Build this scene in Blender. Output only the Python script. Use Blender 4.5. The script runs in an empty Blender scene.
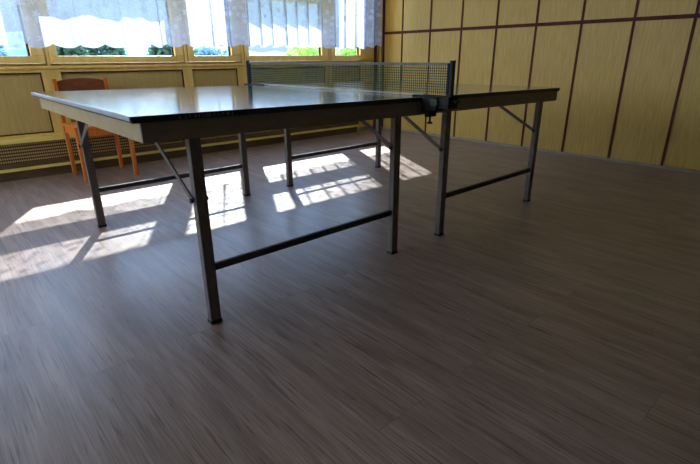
import bpy, bmesh, math, random
from mathutils import Vector, Matrix
random.seed(7)
C = bpy.context.scene.collection
sc = bpy.context.scene
PI = math.pi

# ---------------------------------------------------------------- camera
cam = bpy.data.cameras.new('camera')
cam.sensor_width = 36.0
cam.lens = 466.28 / 700 * 36
cam.clip_start = 0.05
camo = bpy.data.objects.new('camera', cam)
C.objects.link(camo)
camo.location = (-1.8256, -1.4774, 0.9449)
camo.rotation_euler = (1.2129, 0.0058, -0.7309)
sc.camera = camo
sc.view_settings.view_transform = 'Standard'
sc.view_settings.look = 'None'
sc.view_settings.gamma = 1.0
sc.view_settings.use_curve_mapping = False
sc.view_settings.exposure = 2.5

# ---------------------------------------------------------------- sky and sun
w = bpy.data.worlds.new('sky')
sc.world = w
w.use_nodes = True
wn = w.node_tree.nodes
wl = w.node_tree.links
bgn = wn['Background']
tc = wn.new('ShaderNodeTexCoord')
sep = wn.new('ShaderNodeSeparateXYZ')
rmp = wn.new('ShaderNodeValToRGB')
for i, (p, c) in enumerate([(0.0, (0.13, 0.18, 0.23)), (0.12, (0.17, 0.26, 0.38)), (0.30, (0.66, 1.0, 1.7)), (0.7, (0.9, 1.4, 2.5))]):
    e = rmp.color_ramp.elements[i] if i < 2 else rmp.color_ramp.elements.new(p)
    e.position = p
    e.color = (*c, 1)
wl.new(tc.outputs['Generated'], sep.inputs[0])
wl.new(sep.outputs['Z'], rmp.inputs[0])
wl.new(rmp.outputs[0], bgn.inputs['Color'])
# sky brightening added towards the unseen left-hand window, as fill light
cl_ = wn.new('ShaderNodeMapRange'); cl_.interpolation_type = 'SMOOTHSTEP'
cl_.inputs['From Min'].default_value = 0.25; cl_.inputs['From Max'].default_value = 0.85
cl_.inputs['To Min'].default_value = 0.0; cl_.inputs['To Max'].default_value = 1.0
ng = wn.new('ShaderNodeMath'); ng.operation = 'MULTIPLY'; ng.inputs[1].default_value = -1.0
wl.new(sep.outputs['X'], ng.inputs[0]); wl.new(ng.outputs[0], cl_.inputs['Value'])
cmx = wn.new('ShaderNodeMixRGB'); cmx.inputs[2].default_value = (1.45, 1.55, 1.85, 1)
wl.new(cl_.outputs[0], cmx.inputs[0]); wl.new(rmp.outputs[0], cmx.inputs[1]); wl.new(cmx.outputs[0], bgn.inputs['Color'])
bgn.inputs['Strength'].default_value = 0.85
sun = bpy.data.lights.new('sun', 'SUN')
sun.energy = 4.3
sun.angle = math.radians(0.6)
sun.color = (1.0, 0.99, 0.98)
suno = bpy.data.objects.new('sun', sun)
C.objects.link(suno)
SUN = Vector((-0.562, -1.06, -1.0))
suno.rotation_euler = SUN.to_track_quat('-Z', 'Y').to_euler()
suno.location = (3, 8, 8)

# ---------------------------------------------------------------- materials
def principled(name, col, rough=0.5, metal=0.0, spec=0.5):
    m = bpy.data.materials.new(name)
    m.use_nodes = True
    b = m.node_tree.nodes['Principled BSDF']
    b.inputs['Base Color'].default_value = (*col, 1)
    b.inputs['Roughness'].default_value = rough
    b.inputs['Metallic'].default_value = metal
    b.inputs['Specular IOR Level'].default_value = spec
    return m, m.node_tree.nodes, m.node_tree.links, b

def noisy(name, c1, c2, scale=(8, 8, 8), rough=0.5, metal=0.0, detail=4, nscale=3.0, bump=0.0, lo=0.35, hi=0.65, spec=0.5):
    """two colours blended by noise stretched along an axis"""
    m, n, l, b = principled(name, c1, rough, metal, spec)
    t = n.new('ShaderNodeTexCoord')
    mp = n.new('ShaderNodeMapping')
    mp.inputs['Scale'].default_value = scale
    ns = n.new('ShaderNodeTexNoise')
    ns.inputs['Scale'].default_value = nscale
    ns.inputs['Detail'].default_value = detail
    r = n.new('ShaderNodeValToRGB')
    r.color_ramp.elements[0].position = lo
    r.color_ramp.elements[1].position = hi
    r.color_ramp.elements[0].color = (*c1, 1)
    r.color_ramp.elements[1].color = (*c2, 1)
    l.new(t.outputs['Object'], mp.inputs[0])
    l.new(mp.outputs[0], ns.inputs['Vector'])
    l.new(ns.outputs['Fac'], r.inputs[0])
    l.new(r.outputs[0], b.inputs['Base Color'])
    if bump:
        bp = n.new('ShaderNodeBump')
        bp.inputs['Strength'].default_value = bump
        bp.inputs['Distance'].default_value = 0.002
        l.new(ns.outputs['Fac'], bp.inputs['Height'])
        l.new(bp.outputs[0], b.inputs['Normal'])
    return m

def floor_material():
    m, n, l, b = principled('laminate_floor', (0.2, 0.16, 0.13), 0.4)
    t = n.new('ShaderNodeTexCoord')
    # plank layout: long along Y
    mp = n.new('ShaderNodeMapping')
    mp.inputs['Rotation'].default_value = (0, 0, PI / 2)
    br = n.new('ShaderNodeTexBrick')
    br.offset = 0.37
    br.inputs['Color1'].default_value = (0.0, 0.0, 0.0, 1)
    br.inputs['Color2'].default_value = (1, 1, 1, 1)
    br.inputs['Mortar'].default_value = (0.5, 0.5, 0.5, 1)
    br.inputs['Scale'].default_value = 1.0
    br.inputs['Mortar Size'].default_value = 0.0012
    br.inputs['Mortar Smooth'].default_value = 0.2
    br.inputs['Brick Width'].default_value = 1.25
    br.inputs['Row Height'].default_value = 0.185
    l.new(t.outputs['Object'], mp.inputs[0])
    l.new(mp.outputs[0], br.inputs['Vector'])
    # offset grain per plank
    add = n.new('ShaderNodeVectorMath'); add.operation = 'MULTIPLY_ADD'
    l.new(br.outputs['Color'], add.inputs[0])
    add.inputs[1].default_value = (3.1, 7.3, 5.0)
    l.new(t.outputs['Object'], add.inputs[2])
    def grain(sc_, nscale, detail, dist=0.0):
        q = n.new('ShaderNodeMapping'); q.inputs['Scale'].default_value = sc_
        s = n.new('ShaderNodeTexNoise'); s.inputs['Scale'].default_value = nscale
        s.inputs['Detail'].default_value = detail; s.inputs['Distortion'].default_value = dist
        l.new(add.outputs[0], q.inputs[0]); l.new(q.outputs[0], s.inputs['Vector'])
        return s
    g1 = grain((9, 1.0, 1), 2.0, 6, 0.3)
    g2 = grain((62, 2.4, 1), 2.0, 4, 0.25)
    r1 = n.new('ShaderNodeValToRGB')
    r1.color_ramp.elements[0].position = 0.3
    r1.color_ramp.elements[1].position = 0.72
    r1.color_ramp.elements[0].color = (*FL_A, 1)
    r1.color_ramp.elements[1].color = (*FL_B, 1)
    l.new(g1.outputs['Fac'], r1.inputs[0])
    g3 = grain((110, 2.6, 1), 2.0, 4, 0.0)
    r2 = n.new('ShaderNodeValToRGB')
    r2.color_ramp.elements[0].position = 0.30
    r2.color_ramp.elements[1].position = 0.43
    r2.color_ramp.elements[0].color = (0.36, 0.31, 0.30, 1)
    r2.color_ramp.elements[1].color = (1, 1, 1, 1)
    l.new(g2.outputs['Fac'], r2.inputs[0])
    mx = n.new('ShaderNodeMixRGB'); mx.blend_type = 'MULTIPLY'; mx.inputs[0].default_value = 0.9
    fn = n.new('ShaderNodeMapRange'); fn.inputs['From Min'].default_value = 0.3; fn.inputs['From Max'].default_value = 0.7
    fn.inputs['To Min'].default_value = 0.72; fn.inputs['To Max'].default_value = 1.25
    l.new(g3.outputs['Fac'], fn.inputs['Value'])
    mf = n.new('ShaderNodeMixRGB'); mf.blend_type = 'MULTIPLY'; mf.inputs[0].default_value = 1.0
    l.new(r1.outputs[0], mf.inputs[1]); l.new(fn.outputs[0], mf.inputs[2])
    l.new(mf.outputs[0], mx.inputs[1]); l.new(r2.outputs[0], mx.inputs[2])
    # plank joints
    mj = n.new('ShaderNodeMixRGB'); mj.blend_type = 'MIX'
    mj.inputs[2].default_value = (0.05, 0.04, 0.035, 1)
    k = n.new('ShaderNodeMath'); k.operation = 'MULTIPLY'; k.inputs[1].default_value = 0.38
    l.new(br.outputs['Fac'], k.inputs[0]); l.new(k.outputs[0], mj.inputs[0])
    l.new(mx.outputs[0], mj.inputs[1])
    l.new(mj.outputs[0], b.inputs['Base Color'])
    rr = n.new('ShaderNodeMapRange')
    rr.inputs['To Min'].default_value = 0.27; rr.inputs['To Max'].default_value = 0.42
    b.inputs['Specular IOR Level'].default_value = 0.75
    l.new(g2.outputs['Fac'], rr.inputs['Value']); l.new(rr.outputs[0], b.inputs['Roughness'])
    bp = n.new('ShaderNodeBump'); bp.inputs['Strength'].default_value = 0.15; bp.inputs['Distance'].default_value = 0.001
    l.new(g2.outputs['Fac'], bp.inputs['Height']); l.new(bp.outputs[0], b.inputs['Normal'])
    return m

def curtain_material():
    m = bpy.data.materials.new('lace')
    m.use_nodes = True
    n, l = m.node_tree.nodes, m.node_tree.links
    n.remove(n['Principled BSDF'])
    out = n['Material Output']
    uv = n.new('ShaderNodeUVMap'); uv.uv_map = 'cloth'
    # flowers: petals around scattered centres
    vo = n.new('ShaderNodeTexVoronoi'); vo.inputs['Scale'].default_value = 15.0
    vo.inputs['Randomness'].default_value = 0.65
    l.new(uv.outputs[0], vo.inputs['Vector'])
    sb = n.new('ShaderNodeVectorMath'); sb.operation = 'SUBTRACT'
    ms = n.new('ShaderNodeVectorMath'); ms.operation = 'SCALE'; ms.inputs['Scale'].default_value = 1.0
    l.new(vo.outputs['Position'], ms.inputs[0])
    l.new(uv.outputs[0], sb.inputs[0]); l.new(ms.outputs[0], sb.inputs[1])
    sp = n.new('ShaderNodeSeparateXYZ'); l.new(sb.outputs[0], sp.inputs[0])
    at = n.new('ShaderNodeMath'); at.operation = 'ARCTAN2'
    l.new(sp.outputs['Y'], at.inputs[0]); l.new(sp.outputs['X'], at.inputs[1])
    m5 = n.new('ShaderNodeMath'); m5.operation = 'MULTIPLY'; m5.inputs[1].default_value = 5.0
    l.new(at.outputs[0], m5.inputs[0])
    cs = n.new('ShaderNodeMath'); cs.operation = 'COSINE'; l.new(m5.outputs[0], cs.inputs[0])
    rd = n.new('ShaderNodeMath'); rd.operation = 'MULTIPLY_ADD'; rd.inputs[1].default_value = 0.10; rd.inputs[2].default_value = 0.36
    l.new(cs.outputs[0], rd.inputs[0])
    lt = n.new('ShaderNodeMath'); lt.operation = 'LESS_THAN'
    l.new(vo.outputs['Distance'], lt.inputs[0]); l.new(rd.outputs[0], lt.inputs[1])
    # small leaves
    vs = n.new('ShaderNodeTexVoronoi'); vs.inputs['Scale'].default_value = 42.0
    l.new(uv.outputs[0], vs.inputs['Vector'])
    l2 = n.new('ShaderNodeMath'); l2.operation = 'LESS_THAN'; l2.inputs[1].default_value = 0.28
    l.new(vs.outputs['Distance'], l2.inputs[0])
    h = n.new('ShaderNodeMath'); h.operation = 'MULTIPLY'; h.inputs[1].default_value = 0.6
    l.new(l2.outputs[0], h.inputs[0])
    mxm = n.new('ShaderNodeMath'); mxm.operation = 'MAXIMUM'
    l.new(lt.outputs[0], mxm.inputs[0]); l.new(h.outputs[0], mxm.inputs[1])
    # woven border along the hem
    su = n.new('ShaderNodeSeparateXYZ'); l.new(uv.outputs[0], su.inputs[0])
    bo = n.new('ShaderNodeMapRange')
    bo.inputs['From Min'].default_value = 1.24; bo.inputs['From Max'].default_value = 1.30
    bo.inputs['To Min'].default_value = 0.35; bo.inputs['To Max'].default_value = 0.0
    l.new(su.outputs['Y'], bo.inputs['Value'])
    mx2 = n.new('ShaderNodeMath'); mx2.operation = 'MAXIMUM'
    l.new(mxm.outputs[0], mx2.inputs[0]); l.new(bo.outputs[0], mx2.inputs[1])
    # cloth coverage
    cov = n.new('ShaderNodeMapRange')
    cov.inputs['To Min'].default_value = COV_A; cov.inputs['To Max'].default_value = COV_B
    l.new(mx2.outputs[0], cov.inputs['Value'])
    tl = n.new('ShaderNodeBsdfTranslucent'); tl.inputs['Color'].default_value = (0.50, 0.55, 0.68, 1)
    df = n.new('ShaderNodeBsdfDiffuse'); df.inputs['Color'].default_value = (0.72, 0.75, 0.90, 1)
    m1 = n.new('ShaderNodeMixShader'); m1.inputs[0].default_value = 0.4
    l.new(tl.outputs[0], m1.inputs[1]); l.new(df.outputs[0], m1.inputs[2])
    tr = n.new('ShaderNodeBsdfTransparent')
    m2 = n.new('ShaderNodeMixShader')
    l.new(cov.outputs[0], m2.inputs[0]); l.new(tr.outputs[0], m2.inputs[1]); l.new(m1.outputs[0], m2.inputs[2])
    l.new(m2.outputs[0], out.inputs['Surface'])
    return m

def glass_material():
    m = bpy.data.materials.new('window_glass')
    m.use_nodes = True
    n, l = m.node_tree.nodes, m.node_tree.links
    n.remove(n['Principled BSDF'])
    tr = n.new('ShaderNodeBsdfTransparent'); tr.inputs['Color'].default_value = (0.93, 0.97, 0.97, 1)
    gl = n.new('ShaderNodeBsdfGlossy'); gl.inputs['Roughness'].default_value = 0.02
    fr = n.new('ShaderNodeFresnel'); fr.inputs['IOR'].default_value = 1.45
    ge = n.new('ShaderNodeNewGeometry')
    io = n.new('ShaderNodeMapRange'); io.inputs['To Min'].default_value = 1.45; io.inputs['To Max'].default_value = 1 / 1.45
    l.new(ge.outputs['Backfacing'], io.inputs['Value']); l.new(io.outputs[0], fr.inputs['IOR'])
    mx = n.new('ShaderNodeMixShader')
    l.new(fr.outputs[0], mx.inputs[0]); l.new(tr.outputs[0], mx.inputs[1]); l.new(gl.outputs[0], mx.inputs[2])
    l.new(mx.outputs[0], n['Material Output'].inputs['Surface'])
    return m

def tabletop_material():
    """dark green lacquer with a painted white border line (object coordinates, in metres)"""
    m, n, l, b = principled('green_lacquer', (0.012, 0.045, 0.035), 0.16)
    b.inputs['Specular IOR Level'].default_value = 0.9
    b.inputs['Coat Weight'].default_value = 0.5
    b.inputs['Coat Roughness'].default_value = 0.10
    b.inputs['Coat IOR'].default_value = 1.6
    t = n.new('ShaderNodeTexCoord'); s = n.new('ShaderNodeSeparateXYZ')
    l.new(t.outputs['Object'], s.inputs[0])
    def cmp(o, op, v):
        q = n.new('ShaderNodeMath'); q.operation = op; q.inputs[1].default_value = v
        l.new(o, q.inputs[0]); return q.outputs[0]
    ax = n.new('ShaderNodeMath'); ax.operation = 'ABSOLUTE'; l.new(s.outputs['X'], ax.inputs[0])
    a = cmp(ax.outputs[0], 'GREATER_THAN', 1.352)
    c = cmp(s.outputs['Y'], 'LESS_THAN', 0.018)
    d = cmp(s.outputs['Y'], 'GREATER_THAN', 1.507)
    m1 = n.new('ShaderNodeMath'); m1.operation = 'MAXIMUM'; l.new(a, m1.inputs[0]); l.new(c, m1.inputs[1])
    m2 = n.new('ShaderNodeMath'); m2.operation = 'MAXIMUM'; l.new(m1.outputs[0], m2.inputs[0]); l.new(d, m2.inputs[1])
    # only on the upper face
    g = n.new('ShaderNodeNewGeometry'); sg = n.new('ShaderNodeSeparateXYZ'); l.new(g.outputs['Normal'], sg.inputs[0])
    up = cmp(sg.outputs['Z'], 'GREATER_THAN', 0.9)
    m3 = n.new('ShaderNodeMath'); m3.operation = 'MULTIPLY'; l.new(m2.outputs[0], m3.inputs[0]); l.new(up, m3.inputs[1])
    mx = n.new('ShaderNodeMixRGB')
    mx.inputs[1].default_value = (0.018, 0.080, 0.075, 1); mx.inputs[2].default_value = (0.75, 0.76, 0.74, 1)
    l.new(m3.outputs[0], mx.inputs[0]); l.new(mx.outputs[0], b.inputs['Base Color'])
    ns = n.new('ShaderNodeTexNoise'); ns.inputs['Scale'].default_value = 5.0; ns.inputs['Detail'].default_value = 5
    l.new(t.outputs['Object'], ns.inputs['Vector'])
    rr = n.new('ShaderNodeMapRange'); rr.inputs['To Min'].default_value = 0.10; rr.inputs['To Max'].default_value = 0.18
    l.new(ns.outputs['Fac'], rr.inputs['Value']); l.new(rr.outputs[0], b.inputs['Roughness'])
    return m

def grille_material():
    m, n, l, b = principled('woven_grille', (0.3, 0.2, 0.07), 0.6)
    t = n.new('ShaderNodeTexCoord'); s = n.new('ShaderNodeSeparateXYZ'); l.new(t.outputs['Object'], s.inputs[0])
    def wave(fx, fz):
        a = n.new('ShaderNodeMath'); a.operation = 'MULTIPLY'; a.inputs[1].default_value = fx; l.new(s.outputs['X'], a.inputs[0])
        c = n.new('ShaderNodeMath'); c.operation = 'MULTIPLY_ADD'; c.inputs[1].default_value = fz
        l.new(s.outputs['Z'], c.inputs[0]); l.new(a.outputs[0], c.inputs[2])
        q = n.new('ShaderNodeMath'); q.operation = 'SINE'; l.new(c.outputs[0], q.inputs[0]); return q.outputs[0]
    m1 = n.new('ShaderNodeMath'); m1.operation = 'MULTIPLY'
    l.new(wave(200, 120), m1.inputs[0]); l.new(wave(200, -120), m1.inputs[1])
    r = n.new('ShaderNodeValToRGB')
    r.color_ramp.elements[0].position = 0.0; r.color_ramp.elements[0].color = (0.05, 0.025, 0.012, 1)
    r.color_ramp.elements[1].position = 0.45; r.color_ramp.elements[1].color = (0.60, 0.42, 0.13, 1)
    l.new(m1.outputs[0], r.inputs[0]); l.new(r.outputs[0], b.inputs['Base Color'])
    return m

FL_A = (0.190, 0.130, 0.108)
FL_B = (0.345, 0.250, 0.215)
COV_A, COV_B = 0.54, 0.86
M = {}
M['floor'] = floor_material()
M['frame_wood'] = noisy('varnished_frame_wood', (0.74, 0.49, 0.125), (0.84, 0.59, 0.18), (6, 6, 1), 0.35, nscale=4)
M['panel_wood'] = noisy('window_panel_wood', (0.47, 0.335, 0.11), (0.54, 0.39, 0.13), (12, 12, 1), 0.45, nscale=4)
M['wall_panel'] = noisy('bamboo_wall_panel', (0.50, 0.325, 0.068), (0.61, 0.415, 0.100), (1, 26, 1.6), 0.5, nscale=3, detail=6)
M['batten'] = noisy('wine_red_batten', (0.075, 0.018, 0.013), (0.11, 0.028, 0.02), (4, 4, 4), 0.65, spec=0.2)
M['shade_line'] = noisy('shade_line', (0.045, 0.02, 0.01), (0.07, 0.03, 0.015), (4, 4, 4), 0.5)  # shadow lines of the recessed panels, put into a dark colour
M['plaster'] = noisy('plaster', (0.32, 0.27, 0.20), (0.36, 0.30, 0.23), (2, 2, 2), 0.8)
M['ceiling'] = noisy('ceiling_plaster', (0.72, 0.70, 0.66), (0.76, 0.74, 0.70), (2, 2, 2), 0.85)
M['skirting'] = noisy('pale_skirting', (0.30, 0.25, 0.20), (0.36, 0.30, 0.25), (3, 3, 3), 0.5)
M['plinth'] = noisy('plinth_brown', (0.10, 0.055, 0.025), (0.14, 0.08, 0.035), (2, 2, 8), 0.5)
M['ledge'] = noisy('olive_ledge', (0.80, 0.62, 0.15), (0.88, 0.70, 0.20), (2, 8, 8), 0.35)
M['grille'] = grille_material()
M['lace'] = curtain_material()
M['glass'] = glass_material()
M['reveal_shadow'] = noisy('black_reveal_shadow', (0.01, 0.01, 0.012), (0.02, 0.02, 0.022), (5, 5, 5), 0.5)  # shadow of the sash reveal, painted as black
M['tabletop'] = tabletop_material()
M['edge'] = noisy('navy_edge_band', (0.008, 0.010, 0.018), (0.014, 0.016, 0.026), (3, 3, 3), 0.35)
M['edge_light'] = noisy('blue_grey_edge', (0.30, 0.36, 0.42), (0.36, 0.42, 0.48), (3, 3, 3), 0.35)
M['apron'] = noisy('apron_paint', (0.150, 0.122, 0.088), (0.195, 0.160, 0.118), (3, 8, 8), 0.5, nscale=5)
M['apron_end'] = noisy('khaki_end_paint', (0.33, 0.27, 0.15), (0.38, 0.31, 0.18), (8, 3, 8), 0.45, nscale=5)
M['steel'] = noisy('grey_painted_steel', (0.10, 0.092, 0.085), (0.145, 0.133, 0.124), (30, 30, 8), 0.40, 0.2)
M['dark_steel'] = noisy('dark_painted_steel', (0.03, 0.028, 0.028), (0.05, 0.046, 0.045), (8, 30, 30), 0.6, spec=0.3)
M['black_metal'] = noisy('black_metal', (0.012, 0.012, 0.014), (0.022, 0.022, 0.026), (8, 8, 8), 0.6, spec=0.25)
M['rubber'] = noisy('black_rubber', (0.012, 0.012, 0.012), (0.02, 0.02, 0.02), (8, 8, 8), 0.7)
M['navy'] = noisy('navy_sleeve', (0.008, 0.014, 0.04), (0.012, 0.02, 0.055), (8, 8, 8), 0.7, spec=0.2)
M['net'] = noisy('net_thread_green', (0.016, 0.06, 0.035), (0.022, 0.08, 0.045), (8, 8, 8), 0.8)
M['tape'] = noisy('grey_net_tape', (0.13, 0.14, 0.13), (0.18, 0.19, 0.18), (8, 8, 8), 0.8)
M['cord'] = noisy('white_net_cord', (0.36, 0.38, 0.36), (0.44, 0.46, 0.43), (8, 8, 8), 0.7)
M['greentag'] = noisy('green_tag', (0.012, 0.05, 0.022), (0.018, 0.07, 0.03), (8, 8, 8), 0.6)
M['mark'] = noisy('worn_grey_print', (0.16, 0.17, 0.17), (0.3, 0.31, 0.31), (200, 1, 200), 0.6)
M['chair'] = noisy('orange_stained_wood', (0.56, 0.135, 0.015), (0.70, 0.21, 0.03), (8, 8, 1.2), 0.35, nscale=5)
M['chair_shaded'] = noisy('shaded_chair_back', (0.16, 0.05, 0.018), (0.22, 0.075, 0.028), (2, 8, 8), 0.35, nscale=5)  # chair wood darkened: the backrest's shade is put into its colour
M['white_trim'] = noisy('white_post', (0.7, 0.7, 0.7), (0.8, 0.8, 0.8), (2, 2, 2), 0.5)
M['ground'] = noisy('grass_ground', (0.06, 0.10, 0.03), (0.11, 0.17, 0.05), (1, 1, 1), 0.9, nscale=3)

def leaf_mat(name, a, b_):
    m, n, l, b = principled(name, a, 0.55)
    oi = n.new('ShaderNodeTexCoord'); ns = n.new('ShaderNodeTexNoise'); ns.inputs['Scale'].default_value = 3.5
    l.new(oi.outputs['Object'], ns.inputs['Vector'])
    mx = n.new('ShaderNodeValToRGB'); mx.color_ramp.elements[0].color = (*a, 1); mx.color_ramp.elements[1].color = (*b_, 1)
    mx.color_ramp.elements[0].position = .35; mx.color_ramp.elements[1].position = .65
    l.new(ns.outputs['Fac'], mx.inputs[0]); l.new(mx.outputs[0], b.inputs['Base Color'])
    tl = n.new('ShaderNodeBsdfTranslucent'); l.new(mx.outputs[0], tl.inputs['Color'])
    ms = n.new('ShaderNodeMixShader'); ms.inputs[0].default_value = 0.5
    l.new(b.outputs[0], ms.inputs[1]); l.new(tl.outputs[0], ms.inputs[2])
    l.new(ms.outputs[0], n['Material Output'].inputs['Surface'])
    return m
M['leaf_bright'] = leaf_mat('bright_leaves', (0.16, 0.36, 0.04), (0.34, 0.60, 0.10))
M['leaf_dark'] = leaf_mat('dark_leaves', (0.035, 0.09, 0.06), (0.10, 0.19, 0.12))
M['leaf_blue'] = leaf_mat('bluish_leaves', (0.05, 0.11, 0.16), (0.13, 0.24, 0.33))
M['bark'] = noisy('bark', (0.09, 0.06, 0.04), (0.14, 0.10, 0.07), (8, 8, 2), 0.9)

# ---------------------------------------------------------------- helpers
def add_box(bm, a, b, mi=0, shear=None):
    x0, y0, z0 = a; x1, y1, z1 = b
    v = [bm.verts.new(p) for p in ((x0, y0, z0), (x1, y0, z0), (x1, y1, z0), (x0, y1, z0), (x0, y0, z1), (x1, y0, z1), (x1, y1, z1), (x0, y1, z1))]
    if shear:
        for q in v: q.co.z += shear * q.co.x
    fs = []
    for f in ((0, 3, 2, 1), (4, 5, 6, 7), (0, 1, 5, 4), (1, 2, 6, 5), (2, 3, 7, 6), (3, 0, 4, 7)):
        fc = bm.faces.new([v[i] for i in f]); fc.material_index = mi; fs.append(fc)
    return v, fs

def add_bar(bm, p0, p1, wx, wy, up=(0, 0, 1), mi=0):
    """rectangular bar between two points"""
    p0, p1 = Vector(p0), Vector(p1)
    d = (p1 - p0).normalized(); u = Vector(up)
    s = d.cross(u).normalized(); t = s.cross(d).normalized()
    vs = []
    for p in (p0, p1):
        for a, b in ((-1, -1), (1, -1), (1, 1), (-1, 1)):
            vs.append(bm.verts.new(p + s * a * wx / 2 + t * b * wy / 2))
    for f in ((3, 2, 1, 0), (4, 5, 6, 7), (0, 1, 5, 4), (1, 2, 6, 5), (2, 3, 7, 6), (3, 0, 4, 7)):
        bm.faces.new([vs[i] for i in f]).material_index = mi

def add_tube(bm, p0, p1, r0, r1=None, seg=14):
    r1 = r0 if r1 is None else r1
    p0, p1 = Vector(p0), Vector(p1)
    d = (p1 - p0).normalized()
    u = Vector((0, 0, 1)) if abs(d.z) < 0.9 else Vector((1, 0, 0))
    s = d.cross(u).normalized(); t = s.cross(d).normalized()
    r = []
    for p, q in ((p0, r0), (p1, r1)):
        r.append([bm.verts.new(p + (s * math.cos(2 * PI * i / seg) + t * math.sin(2 * PI * i / seg)) * q) for i in range(seg)])
    for i in range(seg):
        j = (i + 1) % seg
        bm.faces.new((r[0][i], r[0][j], r[1][j], r[1][i]))
    bm.faces.new(list(reversed(r[0]))); bm.faces.new(r[1])

def obj(name, bm, mats, parent=None, bevel=0.0, smooth=False, loc=None):
    bmesh.ops.recalc_face_normals(bm, faces=bm.faces[:])
    me = bpy.data.meshes.new(name)
    bm.to_mesh(me); bm.free()
    for m in (mats if isinstance(mats, (list, tuple)) else [mats]):
        me.materials.append(M[m])
    o = bpy.data.objects.new(name, me)
    C.objects.link(o)
    if parent: o.parent = parent
    if loc: o.location = loc
    if bevel:
        md = o.modifiers.new('bevel', 'BEVEL'); md.width = bevel; md.segments = 2; md.limit_method = 'ANGLE'
    if smooth:
        for p in me.polygons: p.use_smooth = True
    return o

def boxes(name, lst, mats, parent=None, bevel=0.0, shear=None):
    bm = bmesh.new()
    for e in lst: add_box(bm, e[0], e[1], e[2] if len(e) > 2 else 0, shear)
    return obj(name, bm, mats, parent, bevel)

def struct(o):
    o['kind'] = 'structure'; return o

def thing(name, label, cat, loc=(0, 0, 0), group=None):
    o = bpy.data.objects.new(name, None); C.objects.link(o)
    o.empty_display_size = 0.1
    o.location = loc; o['label'] = label; o['category'] = cat
    if group: o['group'] = group
    return o

def tag(o, label, cat, group=None, kind=None):
    o['label'] = label; o['category'] = cat
    if group: o['group'] = group
    if kind: o['kind'] = kind
    return o

# ---------------------------------------------------------------- room shell
XR, XL, YF, CEIL = 2.985, -4.6, -4.2, 2.75
YW = 3.27            # face of the stiles of the window wall
struct(boxes('floor', [((XL, YF, -0.12), (XR, YW + 0.12, 0.0))], 'floor'))
struct(boxes('ceiling', [((XL, YF, CEIL), (XR, YW + 0.12, CEIL + 0.12))], 'ceiling'))
LW = (0.2, 3.0, 0.8, 2.4)     # unseen opening in the left wall, added to light the room
struct(boxes('wall_left', [((XL - 0.12, YF - 0.12, -0.12), (XL, LW[0], CEIL + 0.12)), ((XL - 0.12, LW[1], -0.12), (XL, YW + 0.12, CEIL + 0.12)),
                           ((XL - 0.12, LW[0], -0.12), (XL, LW[1], LW[2])), ((XL - 0.12, LW[0], LW[3]), (XL, LW[1], CEIL + 0.12))], 'plaster'))
fr = []
for a, b in ((LW[0], LW[0] + .06), (1.57, 1.63), (LW[1] - .06, LW[1])): fr.append(((XL - 0.09, a, LW[2] + .06), (XL - 0.03, b, LW[3] - .06)))
for a, b in ((LW[2], LW[2] + .06), (LW[3] - .06, LW[3])): fr.append(((XL - 0.09, LW[0], a), (XL - 0.03, LW[1], b)))
wl_ = struct(boxes('window_9', fr, 'frame_wood', bevel=0.003))  # unseen window, added for side light
for a, b in ((LW[0] + .06, 1.57), (1.63, LW[1] - .06)): boxes('pane', [((XL - 0.062, a, LW[2] + .06), (XL - 0.058, b, LW[3] - .06))], 'glass', wl_)
struct(boxes('wall_front', [((XL, YF - 0.12, -0.12), (XR + 0.14, YF, CEIL + 0.12))], 'plaster'))
wr = struct(boxes('wall_right', [((XR + 0.008, YF, -0.12), (XR + 0.14, YW + 0.12, CEIL + 0.12))], 'plaster'))

S0, ST, HS = 1.0796, 0.4507, 1.243
seams = [S0 + ST * k for k in range(-11, 5)]
edges = [YF] + seams + [YW]
pl = []
for a, b in zip(edges[:-1], edges[1:]):
    for z0, z1 in ((0.028, HS), (HS, CEIL)):
        pl.append(((XR - 0.001, a + 0.002, z0), (XR + 0.0075, b - 0.002, z1)))
boxes('panel', pl, 'wall_panel', wr)
struct(boxes('baseboard_right', [((XR - 0.012, YF, 0.0), (XR - 0.0015, YW - 0.03, 0.027))], 'skirting', bevel=0.002))
bt = [((XR - 0.010, YF, HS - 0.016), (XR - 0.0015, YW - 0.05, HS + 0.016))]
for s in seams:
    for z0, z1 in ((0.0275, HS - 0.0165), (HS + 0.0165, CEIL - 0.001)):
        bt.append(((XR - 0.008, s - 0.0105, z0), (XR - 0.0015, s + 0.0105, z1)))
struct(boxes('trim_1', bt, 'batten'))
# corner trims where the window wall meets the right wall
struct(boxes('trim_2', [((XR - 0.012, YW - 0.075, 0.0), (XR - 0.0015, YW - 0.045, CEIL - 0.001)),], 'batten'))
struct(boxes('trim_3', [((XR - 0.03, YW - 0.034, 0.0), (XR - 0.0015, YW - 0.001, CEIL - 0.001))], 'frame_wood', bevel=0.003))
struct(boxes('trim_4', [((XR - 0.13, YW - 0.028, 0.0), (XR - 0.095, YW - 0.001, CEIL - 0.001))], 'batten', bevel=0.003))

# window wall -------------------------------------------------------------
def S(x): return -1.8256 + (x + 1.8256) * 1.0075       # moved back from the plane it was measured in
OT = 2.26     # top of the openings
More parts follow.
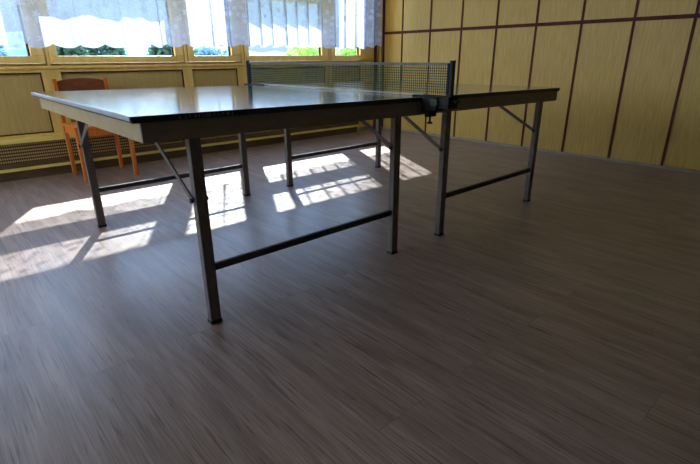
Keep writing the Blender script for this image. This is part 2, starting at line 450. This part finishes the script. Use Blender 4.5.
# (sash left, glass left, glass right, sash right, wide?)
W = [(-2.77, -2.70, -1.70, -1.63, True), (-1.56, -1.50, -1.058, -0.968, False), (-0.922, -0.872, 0.127, 0.204, True),
     (0.258, 0.314, 0.731, 0.831, False), (0.885, 0.934, 1.934, 2.030, True), (2.085, 2.142, 2.563, 2.645, False)]
W = [tuple(S(v) for v in q[:4]) + (q[4],) for q in W]
W = [(-4.22, -4.15, -3.95, -3.86, False)] + [(-3.80, -3.74, -2.92, -2.85, False)] + W
zsill, zs0, zg = 0.895, 0.915, 0.972
lst = [((XL, YW + 0.03, -0.12), (XR + 0.008, YW + 0.12, zsill - 0.03)),
       ((XL, YW, 0.0), (XR - 0.001, YW + 0.03, 0.355)),
       ((XL, YW, 0.845), (XR - 0.001, YW + 0.12, zsill)), ((XL, YW + 0.02, zsill), (XR - 0.001, YW + 0.12, zs0 - 0.001)),
       ((XL, YW, OT), (XR + 0.008, YW + 0.12, CEIL + 0.12))]
xs = [XL] + [v for q in W for v in (q[0] - 0.006, q[3] + 0.006)] + [XR]
for a, b in zip(xs[0::2], xs[1::2]):
    lst.append(((a, YW, zs0 - 0.001), (b, YW + 0.12, OT)))
P = [(S(-1.53), S(-1.012)), (S(-0.872), S(0.192)), (S(0.285), S(0.79)), (S(0.96), S(1.99)), (S(2.10), S(2.58)), (S(-2.72), S(-1.66)), (-3.80, -2.9)]
P.sort()
ex = [XL] + [v for q in P for v in q] + [XR]
for a, b in zip(ex[0::2], ex[1::2]):
    lst.append(((a, YW, 0.355), (b, YW + 0.03, 0.845)))
wb = struct(boxes('wall_back', lst, 'frame_wood'))
shade_lines = []
for i, (a, b) in enumerate(P):
    boxes('panel', [((a + 0.001, YW + 0.018, 0.356), (b - 0.001, YW + 0.0295, 0.844))], 'panel_wood', wb)
    y0, y1 = YW + 0.006, YW + 0.0175  # dark strips drawn as shadow lines along the panel edges
    boxes('panel_shade_line', [((a + .001, y0, 0.832), (b - .001, y1, 0.844)), ((b - 0.011, y0, 0.368), (b - .001, y1, 0.831)),
                         ((a + .001, y0, 0.356), (b - .001, y1, 0.367))], 'shade_line', wb)
# grooves in the mullions
gl = []
for q, r in zip(W[:-1], W[1:]):
    m_ = (q[3] + r[0]) / 2
    gl.append(((m_ - 0.012, YW - 0.012, zsill), (m_ + 0.012, YW - 0.0005, OT)))
struct(boxes('trim_5', gl, 'frame_wood', bevel=0.004))
struct(boxes('trim_6', [((XL, YW - 0.014, 0.872), (2.72, YW - 0.0005, 0.894))], 'frame_wood', bevel=0.004))

for i, (s0, g0, g1, s1, wide) in enumerate(W):
    y0, y1 = YW - 0.02, YW + 0.06
    zt = OT - 0.01
    gt = zt - 0.06
    L = [((s0, y0, zs0), (s1, y1, zg)), ((s0, y0, gt), (s1, y1, zt)), ((s0, y0, zg), (g0, y1, gt)), ((g1, y0, zg), (s1, y1, gt))]
    if wide: L.append(((g0, y0, 1.535), (g1, y1, 1.775)))
    fr = struct(boxes('window_%d' % (i + 1), L, 'frame_wood', bevel=0.003))
    zz = [(zg, 1.535), (1.775, gt)] if wide else [(zg, gt)]
    for a, b in zz:
        boxes('pane', [((g0 - 0.001, YW + 0.035, a - 0.001), (g1 + 0.001, YW + 0.039, b + 0.001))], 'glass', fr)
        boxes('reveal_shadow', [((g1 - 0.016, YW + 0.015, a), (g1 - 0.0005, YW + 0.034, b))], 'reveal_shadow', fr)  # black strip standing in for the reveal's shadow beside the glass

# radiator cover along the window wall --------------------------------------
rc = thing('radiator_cover', 'long low yellow wooden radiator cover with a woven grille below the windows', 'radiator cover', (0, 3.2, 0))
rx0, rx1 = XL + 0.002, 2.53
def ch(name, l_, mat, bevel=0.0, par=rc):
    l_ = [((a[0], a[1] - 3.2, a[2]), (b[0], b[1] - 3.2, b[2])) for a, b in l_]
    return boxes(name, l_, mat, par, bevel)
ch('ledge', [((rx0, 3.185, 0.300), (rx1, YW - 0.001, 0.335))], 'ledge', 0.004)
ch('grille', [((rx0 + 0.01, 3.212, 0.137), (rx1 - 0.012, 3.222, 0.299))], 'grille')
ch('rail', [((rx0, 3.204, 0.101), (rx1, 3.222, 0.136))], 'plinth', 0.002)
ch('rail', [((rx0, 3.198, 0.075), (rx1, 3.222, 0.100))], 'ledge', 0.003)
ch('side_panel', [((rx1 - 0.012, 3.2225, 0.0), (rx1, YW - 0.001, 0.299))], 'frame_wood')
ch('plinth', [((rx0, 3.224, 0.0), (rx1 - 0.013, 3.24, 0.1))], 'plinth')
struct(boxes('baseboard_back', [((rx1 + 0.005, YW - 0.014, 0.0), (XR - 0.14, YW - 0.001, 0.05))], 'skirting', bevel=0.003))

# curtain ---------------------------------------------------------------
def curtain():
    bm = bmesh.new()
    uvl = bm.loops.layers.uv.new('cloth')
    x0, x1, dx = -3.4, 2.73, 0.0125
    nx = int((x1 - x0) / dx); nz = 26
    rnd = random.Random(3)
    ph = [rnd.uniform(-1, 1) for _ in range(60)]
    grid = []
    for i in range(nx + 1):
        x = x0 + i * dx
        k = min(1, max(0, (x - 0.2) / 0.5))
        wx = x + 0.02 * math.sin(x * 5.1) + 0.013 * math.sin(x * 11.7 + 1)
        saw = (wx / 0.165) % 1.0
        yv_s = 0.085 * (0.5 - ((saw / 0.82) if saw < 0.82 else (1 - saw) / 0.18))
        yv_w = 0.018 * math.sin(wx * 2 * PI / 0.36) + 0.008 * math.sin(wx * 2 * PI / 0.13)
        yy = (1 - k) * yv_w + k * yv_s
        hem = 1.040 + 0.012 * math.sin(x * 1.3) + 0.034 * (1 - abs(math.sin(PI * wx / 0.18)) ** 0.8)
        if x > 2.45: hem += 0.03 * (x - 2.45) / 0.25
        pw = (wx / (0.165 if k > 0.5 else 0.33)) % 1.0
        xf = x - (0.030 * math.sin((pw - 0.80) / 0.20 * PI) if pw > 0.80 else 0.0)
        yf = yy + (0.012 * (pw - 0.90) / 0.1 if pw > 0.80 else 0.0)
        row = []
        for j in range(nz + 1):
            t = j / nz
            z = hem + (2.32 - hem) * t
            fall = 1.0 - 0.35 * t
            row.append((bm.verts.new((xf, 3.03 + yf * fall + 0.006 * math.sin(x * 3 + z * 2), z)), (x * 1.05, z)))
        grid.append(row)
    for i in range(nx):
        for j in range(nz):
            q = (grid[i][j], grid[i + 1][j], grid[i + 1][j + 1], grid[i][j + 1])
            f = bm.faces.new([a[0] for a in q]); f.smooth = True
            for lp, a in zip(f.loops, q): lp[uvl].uv = a[1]
    me = bpy.data.meshes.new('lace_curtain'); bm.to_mesh(me); bm.free()
    me.materials.append(M['lace'])
    o = bpy.data.objects.new('lace_curtain', me); C.objects.link(o)
    tag(o, 'long white floral lace curtain with scalloped hem hanging across all the windows', 'curtain')
curtain()
cr = bmesh.new(); add_tube(cr, (-3.5, 3.03, 2.335), (2.78, 3.03, 2.335), 0.014)
for x in (-3.3, -1.6, 0.2, 1.2, 2.6): add_bar(cr, (x, 3.03, 2.335), (x, YW, 2.335), 0.012, 0.012)
struct(obj('trim_7', cr, 'white_trim'))

# ---------------------------------------------------------------- table
SH = -0.01277          # the top dips slightly towards its right-hand end
ZT = 0.768             # top surface at the middle
TW = 1.525
t = thing('table_tennis_table', 'green folding table tennis table on grey steel legs, in the middle of the floor', 'table')
for sx in (-1, 1):
    a, b = (-1.37, -0.001) if sx < 0 else (0.001, 1.37)
    bm = bmesh.new()
    v, fs = add_box(bm, (a, 0.0, ZT - 0.021), (b, TW, ZT), 0, SH)
    fs[1].material_index = 0
    for k in (0, 2, 3, 4, 5): fs[k].material_index = 1
    obj('tabletop', bm, ['tabletop', 'edge'], t, bevel=0.0025)
# light coloured lip along the left end
boxes('edge_lip', [((-1.3745, 0.001, ZT - 0.014), (-1.3705, TW - 0.001, ZT - 0.001))], 'edge_light', t, 0.001, SH)
zt, zb = ZT - 0.0215, ZT - 0.082
for sx in (-1, 1):
    xo, xi = (1.345, 0.012)
    for y0, y1 in ((0.002, 0.014), (TW - 0.014, TW - 0.002)):
        a, b = sorted((sx * xo, sx * xi))
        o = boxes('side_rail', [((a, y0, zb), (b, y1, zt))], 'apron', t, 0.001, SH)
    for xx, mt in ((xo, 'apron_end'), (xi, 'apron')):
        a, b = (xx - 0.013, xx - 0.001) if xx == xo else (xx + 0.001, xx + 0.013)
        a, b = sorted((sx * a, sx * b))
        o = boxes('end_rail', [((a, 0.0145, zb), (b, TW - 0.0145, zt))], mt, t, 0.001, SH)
        if mt == 'apron_end': o['label'] = 'khaki painted end rail'
# painted end face of the near long rail at the corner
LX, LY = 0.042, 0.032
legx = [-1.176, -0.187, 0.197, 1.176]
for x in legx:
    for far in (False, True):
        y0 = 0.0155 if not far else TW - 0.0155 - LY
        z1 = ZT - 0.024 + SH * x
        lg = boxes('leg', [((x - LX / 2, y0, 0.012), (x + LX / 2, y0 + LY, z1))], 'steel', t, 0.003)
        boxes('foot_cap', [((x - LX / 2 - 0.0015, y0 - 0.0015, 0.0), (x + LX / 2 + 0.0015, y0 + LY + 0.0015, 0.0119))], 'rubber', lg, 0.001)
        # folding brace, running inwards below the top
        d = 1 if not far else -1
        yc = y0 + LY / 2
        xb = x - LX / 2 - 0.0045
        ztop = ZT - 0.10 + SH * x
        dl, zl = {-0.187: (0.235, 0.545)}.get(x, (0.315, 0.487)) if not far else (0.315, 0.487)
        bm = bmesh.new()
        add_bar(bm, (xb, yc, zl), (xb, yc + d * dl, ztop), 0.006, 0.018)
        add_bar(bm, (xb, yc + d * (dl - 0.01), ztop - 0.004), (xb, yc + d * (dl - 0.01), ZT - 0.024 + SH * x), 0.006, 0.02, up=(0, 1, 0))
        br = obj('brace', bm, 'steel', t)
        bm = bmesh.new()
        add_tube(bm, (x - LX / 2 - 0.014, yc, zl), (x - LX / 2 - 0.0085, yc, zl), 0.009)
        obj('bolt', bm, 'black_metal', br)
        bm = bmesh.new()
        add_tube(bm, (x + LX / 2, yc, zl), (x + LX / 2 + 0.007, yc, zl), 0.008)
        obj('bolt', bm, 'black_metal', br)
        # angle bracket at the top of the leg
        boxes('hinge_bracket', [((x - LX / 2 - 0.022, y0 + 0.002, zb + SH * x - 0.006), (x - LX / 2 - 0.009, y0 + LY - 0.002, zb + SH * x + 0.02))], 'steel', lg, 0.001)
for a, b in ((0, 1), (2, 3)):
    for far in (False, True):
        yc = 0.0155 + LY / 2 if not far else TW - 0.0155 - LY / 2
        boxes('stretcher', [((legx[a] + LX / 2, yc - 0.009, 0.210), (legx[b] - LX / 2, yc + 0.009, 0.236))], 'dark_steel', t, 0.002)
# worn, unreadable grey print on the edge of the top
bm = bmesh.new()
rnd = random.Random(11)
x = -1.225
while x < -1.03:
    z = ZT + SH * x - 0.0105
    k = rnd.choice('IHOLT')
    wd, h = 0.008, 0.005
    segs = {'I': [(0, -h, 0.002, h)], 'H': [(0, -h, 0.002, h), (wd - 0.002, -h, wd, h), (0, -0.001, wd, 0.001)],
            'O': [(0, -h, 0.002, h), (wd - 0.002, -h, wd, h), (0, h - 0.002, wd, h), (0, -h, wd, -h + 0.002)],
            'L': [(0, -h, 0.002, h), (0, -h, wd, -h + 0.002)], 'T': [(wd / 2 - 0.001, -h, wd / 2 + 0.001, h), (0, h - 0.002, wd, h)]}[k]
    for q in segs: add_box(bm, (x + q[0], -0.0006, z + q[1]), (x + q[2], 0.0002, z + q[3]))
    x += (0.006 if k == 'I' else wd + 0.004) + rnd.choice((0, 0, 0.008))
obj('edge_print', bm, 'mark', t)['label'] = 'worn grey print on the dark edge'

# ---------------------------------------------------------------- net
nt = thing('table_tennis_net', 'green table tennis net clamped across the middle of the table', 'net', (0, 0, ZT))
ya, yb = -0.118, TW + 0.118
H0, H1 = 0.012, 0.140
bm = bmesh.new()
th = 0.0018
n = int((yb - ya) / 0.0125)
for i in range(n + 1):
    y = ya + (yb - ya) * i / n
    add_box(bm, (-0.0006, y - th, H0), (0.0006, y + th, H1))
for j in range(1, 11):
    z = H0 + (H1 - H0) * j / 11
    add_box(bm, (-0.0012, ya, z - th), (-0.0007, yb, z + th))
obj('netting', bm, 'net', nt)
boxes('top_tape', [((-0.004, ya, H1), (0.004, yb, H1 + 0.0125))], 'tape', nt, 0.001)
boxes('bottom_cord', [((-0.003, 0.03, 0.003), (0.003, TW - 0.03, 0.011))], 'cord', nt, 0.001)
for s in (-1, 1):
    ye = ya if s < 0 else yb
    def Y(v): return ye + s * v
    def bx_(nm, a, b, mat, par=nt, bev=0.001):
        y0, y1 = sorted((Y(a[1]), Y(b[1])))
        return boxes(nm, [((a[0], y0, a[2]), (b[0], y1, b[2]))], mat, par, bev)
    bx_('sleeve', (-0.007, -0.012, H0), (0.007, 0.0, H1 + 0.01), 'navy')
    bm = bmesh.new(); add_tube(bm, (0, Y(0.013), -0.03), (0, Y(0.013), 0.158), 0.0125, seg=18)
    post = obj('post', bm, 'black_metal', nt)
    bm = bmesh.new(); add_tube(bm, (0, Y(0.013), 0.158), (0, Y(0.013), 0.162), 0.0145, seg=18)
    obj('cap', bm, 'black_metal', post)
    # clamp: upper plate on the table, outside block, lower jaw and screw
    bm = bmesh.new()
    def cb(a, b):
        y0, y1 = sorted((Y(a[1]), Y(b[1]))); add_box(bm, (a[0], y0, a[2]), (b[0], y1, b[2]))
    cb((-0.03, -0.195, 0.0005), (0.03, -0.03, 0.007))
    cb((-0.052, -0.1165, -0.058), (0.048, -0.03, 0.0004))
    cb((-0.036, -0.03, -0.048), (0.036, 0.030, 0.006))
    cb((-0.03, -0.112, -0.092), (0.03, -0.085, -0.0521))
    cl = obj('clamp', bm, 'black_metal', nt, 0.003)
    if s > 0:
        cl['label'] = 'far clamp behind the table edge'
    bm = bmesh.new()
    add_tube(bm, (0, Y(-0.100), -0.093), (0, Y(-0.100), -0.118), 0.005)
    add_tube(bm, (0, Y(-0.100), -0.118), (0, Y(-0.100), -0.126), 0.013)
    obj('screw', bm, 'black_metal', cl)
    bm = bmesh.new()
    add_tube(bm, (0, Y(0.03), -0.016), (0, Y(0.052), -0.016), 0.007)
    add_bar(bm, (-0.016, Y(0.052), -0.016), (0.016, Y(0.052), -0.016), 0.008, 0.006)
    obj('wing_nut', bm, 'black_metal', cl)
    if s < 0:
        boxes('tag', [((-0.0528, -0.095, -0.034), (-0.0521, -0.055, -0.006))], 'greentag', cl)['label'] = 'small green tag'

# ---------------------------------------------------------------- chair
c0 = thing('wooden_chair', 'small orange wooden chair behind the table, facing it with its back to the windows', 'chair', (-0.755, 2.915, 0))
cw, cd = 0.195, 0.195
def cch(nm, l_, mat='chair', bev=0.004, par=c0): return boxes(nm, l_, mat, par, bev)
for sx in (-1, 1):
    x = sx * cw
    cch('leg', [((x - 0.016, -cd - 0.016, 0.0), (x + 0.016, -cd + 0.016, 0.425))])
    bm = bmesh.new()
    add_bar(bm, (x, cd, 0.0), (x, cd, 0.44), 0.030, 0.032, up=(0, 1, 0))
    add_bar(bm, (x, cd, 0.438), (x, cd + 0.035, 0.795), 0.030, 0.030, up=(0, 1, 0))
    obj('leg', bm, 'chair', c0, 0.004)
    cch('side_apron', [((x - 0.009, -cd + 0.0165, 0.365), (x + 0.009, cd - 0.0165, 0.424))])
cch('front_apron', [((-cw + 0.0165, -cd - 0.009, 0.365), (cw - 0.0165, -cd + 0.009, 0.424))])
cch('rear_apron', [((-cw + 0.0165, cd - 0.009, 0.365), (cw - 0.0165, cd + 0.009, 0.424))])
# seat with a slightly dished top
bm = bmesh.new()
nx_ = 12
g = []
for i in range(nx_ + 1):
    for j in range(nx_ + 1):
        u, v = i / nx_ * 2 - 1, j / nx_ * 2 - 1
        z = 0.446 - 0.007 * (1 - u * u) * (1 - v * v)
        yy = v * (cd - 0.001) - (0.024 if v < 0 else 0) * (1 if v < -0.9 else 0)
        if v > 0.93: yy = cd - 0.0175
        g.append(bm.verts.new((u * (cw + 0.02), yy, z)))
for i in range(nx_):
    for j in range(nx_):
        a = i * (nx_ + 1) + j
        bm.faces.new((g[a], g[a + nx_ + 1], g[a + nx_ + 2], g[a + 1]))
r = bmesh.ops.extrude_face_region(bm, geom=bm.faces[:])
for v in [q for q in r['geom'] if isinstance(q, bmesh.types.BMVert)]: v.co.z = 0.4255
obj('seat', bm, 'chair', c0, 0.004)
# curved upper back board with a gently arched top, and a lower slat
def backboard(nm, z0, z1, arch, mat):
    bm = bmesh.new(); N = 16; ring = []
    for i in range(N + 1):
        u = i / N * 2 - 1
        x = u * (cw - 0.0155)
        def yc(z): return cd + 0.035 * (z - 0.44) / 0.355 + 0.018 * (1 - u * u)
        top = z1 + arch * (1 - u * u)
        ring.append([bm.verts.new((x, yc(z) + s * 0.007, z)) for s, z in ((-1, z0), (-1, top), (1, top), (1, z0))])
    for a, b in zip(ring[:-1], ring[1:]):
        for k in range(4): bm.faces.new((a[k], a[(k + 1) % 4], b[(k + 1) % 4], b[k]))
    bm.faces.new(ring[0]); bm.faces.new(ring[-1][::-1])
    return obj(nm, bm, mat, c0, 0.002)
backboard('backrest', 0.66, 0.776, 0.020, 'chair_shaded')
backboard('back_slat', 0.53, 0.565, 0.0, 'chair')

# ---------------------------------------------------------------- outdoors
struct(boxes('ground', [((-30, YW + 0.14, -1.0), (40, 60, -0.85))], 'ground'))
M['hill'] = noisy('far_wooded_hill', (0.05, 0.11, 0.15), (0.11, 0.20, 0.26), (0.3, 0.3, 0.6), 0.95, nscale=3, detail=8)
bm = bmesh.new(); prev = None
for i in range(81):
    x = -30 + i * 1.5
    h = 1.3 + 0.5 * math.sin(x * 0.11 + 1) + 0.25 * math.sin(x * 0.37) + 0.18 * math.sin(x * 1.3)
    ring = [bm.verts.new((x, 40, -0.95)), bm.verts.new((x, 43, h * 0.8)), bm.verts.new((x, 47, h + 0.95)), bm.verts.new((x, 58, -0.95))]
    if prev:
        for a in range(4): bm.faces.new((prev[a], ring[a], ring[(a + 1) % 4], prev[(a + 1) % 4]))
    prev = ring
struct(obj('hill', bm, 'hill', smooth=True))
def shrub(name, x, y, z1, rx, ry, rz, mat, label, group, n=1500, ls=0.07, seed=0):
    rnd = random.Random(seed)
    root = thing(name, label, 'shrub' if name == 'shrub' else 'tree', (x, y, -0.85), group)
    zc = z1 - rz + 0.85
    bm = bmesh.new()
    for _ in range(n):
        a, e, q = rnd.uniform(0, 2 * PI), math.asin(rnd.uniform(-1, 1)), rnd.uniform(0.55, 1) ** 0.6
        lump = 0.92 + 0.08 * math.sin(a * 3 + seed) * math.cos(e * 4 + seed)
        p = Vector((rx * q * lump * math.cos(e) * math.cos(a), ry * q * lump * math.cos(e) * math.sin(a), zc + rz * q * lump * math.sin(e)))
        if p.z < 0.02: p.z = rnd.uniform(0.02, 0.3)
        d = Vector((rnd.gauss(0, 1), rnd.gauss(0, 1), rnd.gauss(0, 1))).normalized()
        s = d.cross(Vector((rnd.gauss(0, 1), rnd.gauss(0, 1), rnd.gauss(0, 1)))).normalized()
        l_ = ls * rnd.uniform(0.7, 1.4)
        vs = [bm.verts.new(p + o_) for o_ in (-d * l_, s * l_ * 0.45, d * l_, -s * l_ * 0.45)]
        bm.faces.new(vs)
    obj('foliage', bm, mat, root)
    bm = bmesh.new()
    add_tube(bm, (0, 0, 0), (0, 0, zc), 0.09, 0.04)
    for k in range(6):
        a = k * 1.05
        add_tube(bm, (0, 0, zc * 0.5), (rx * 0.6 * math.cos(a), ry * 0.6 * math.sin(a), zc + rz * 0.3 * math.sin(k)), 0.04, 0.012, 8)
    obj('stem', bm, 'bark', root)
GR = 'bushes outside the windows'
shrub('shrub', 6.15, 9.2, 1.38, 1.0, 0.9, 1.15, 'leaf_bright', 'bright green bush outside, seen through the wide window above the far net post', GR, 4200, 0.075, 1)
shrub('shrub', 8.2, 9.6, 1.45, 0.95, 0.9, 1.2, 'leaf_bright', 'bright green bush outside, seen through the rightmost narrow window', GR, 4200, 0.075, 2)
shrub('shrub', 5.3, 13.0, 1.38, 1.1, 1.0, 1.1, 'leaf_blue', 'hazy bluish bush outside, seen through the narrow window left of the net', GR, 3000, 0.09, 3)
shrub('shrub', 2.85, 10.0, 1.75, 0.62, 0.8, 1.2, 'leaf_dark', 'dark green bush outside, in the right third of the wide window above the chair', GR, 3600, 0.08, 4)
shrub('shrub', 1.65, 11.2, 1.8, 0.66, 0.6, 1.2, 'leaf_dark', 'dark green bush outside, in the middle of the wide window above the chair', GR, 3600, 0.08, 7)
shrub('shrub', 0.62, 9.8, 1.75, 0.52, 0.6, 1.2, 'leaf_dark', 'dark green bush outside, in the left third of the wide window above the chair', GR, 3600, 0.08, 5)
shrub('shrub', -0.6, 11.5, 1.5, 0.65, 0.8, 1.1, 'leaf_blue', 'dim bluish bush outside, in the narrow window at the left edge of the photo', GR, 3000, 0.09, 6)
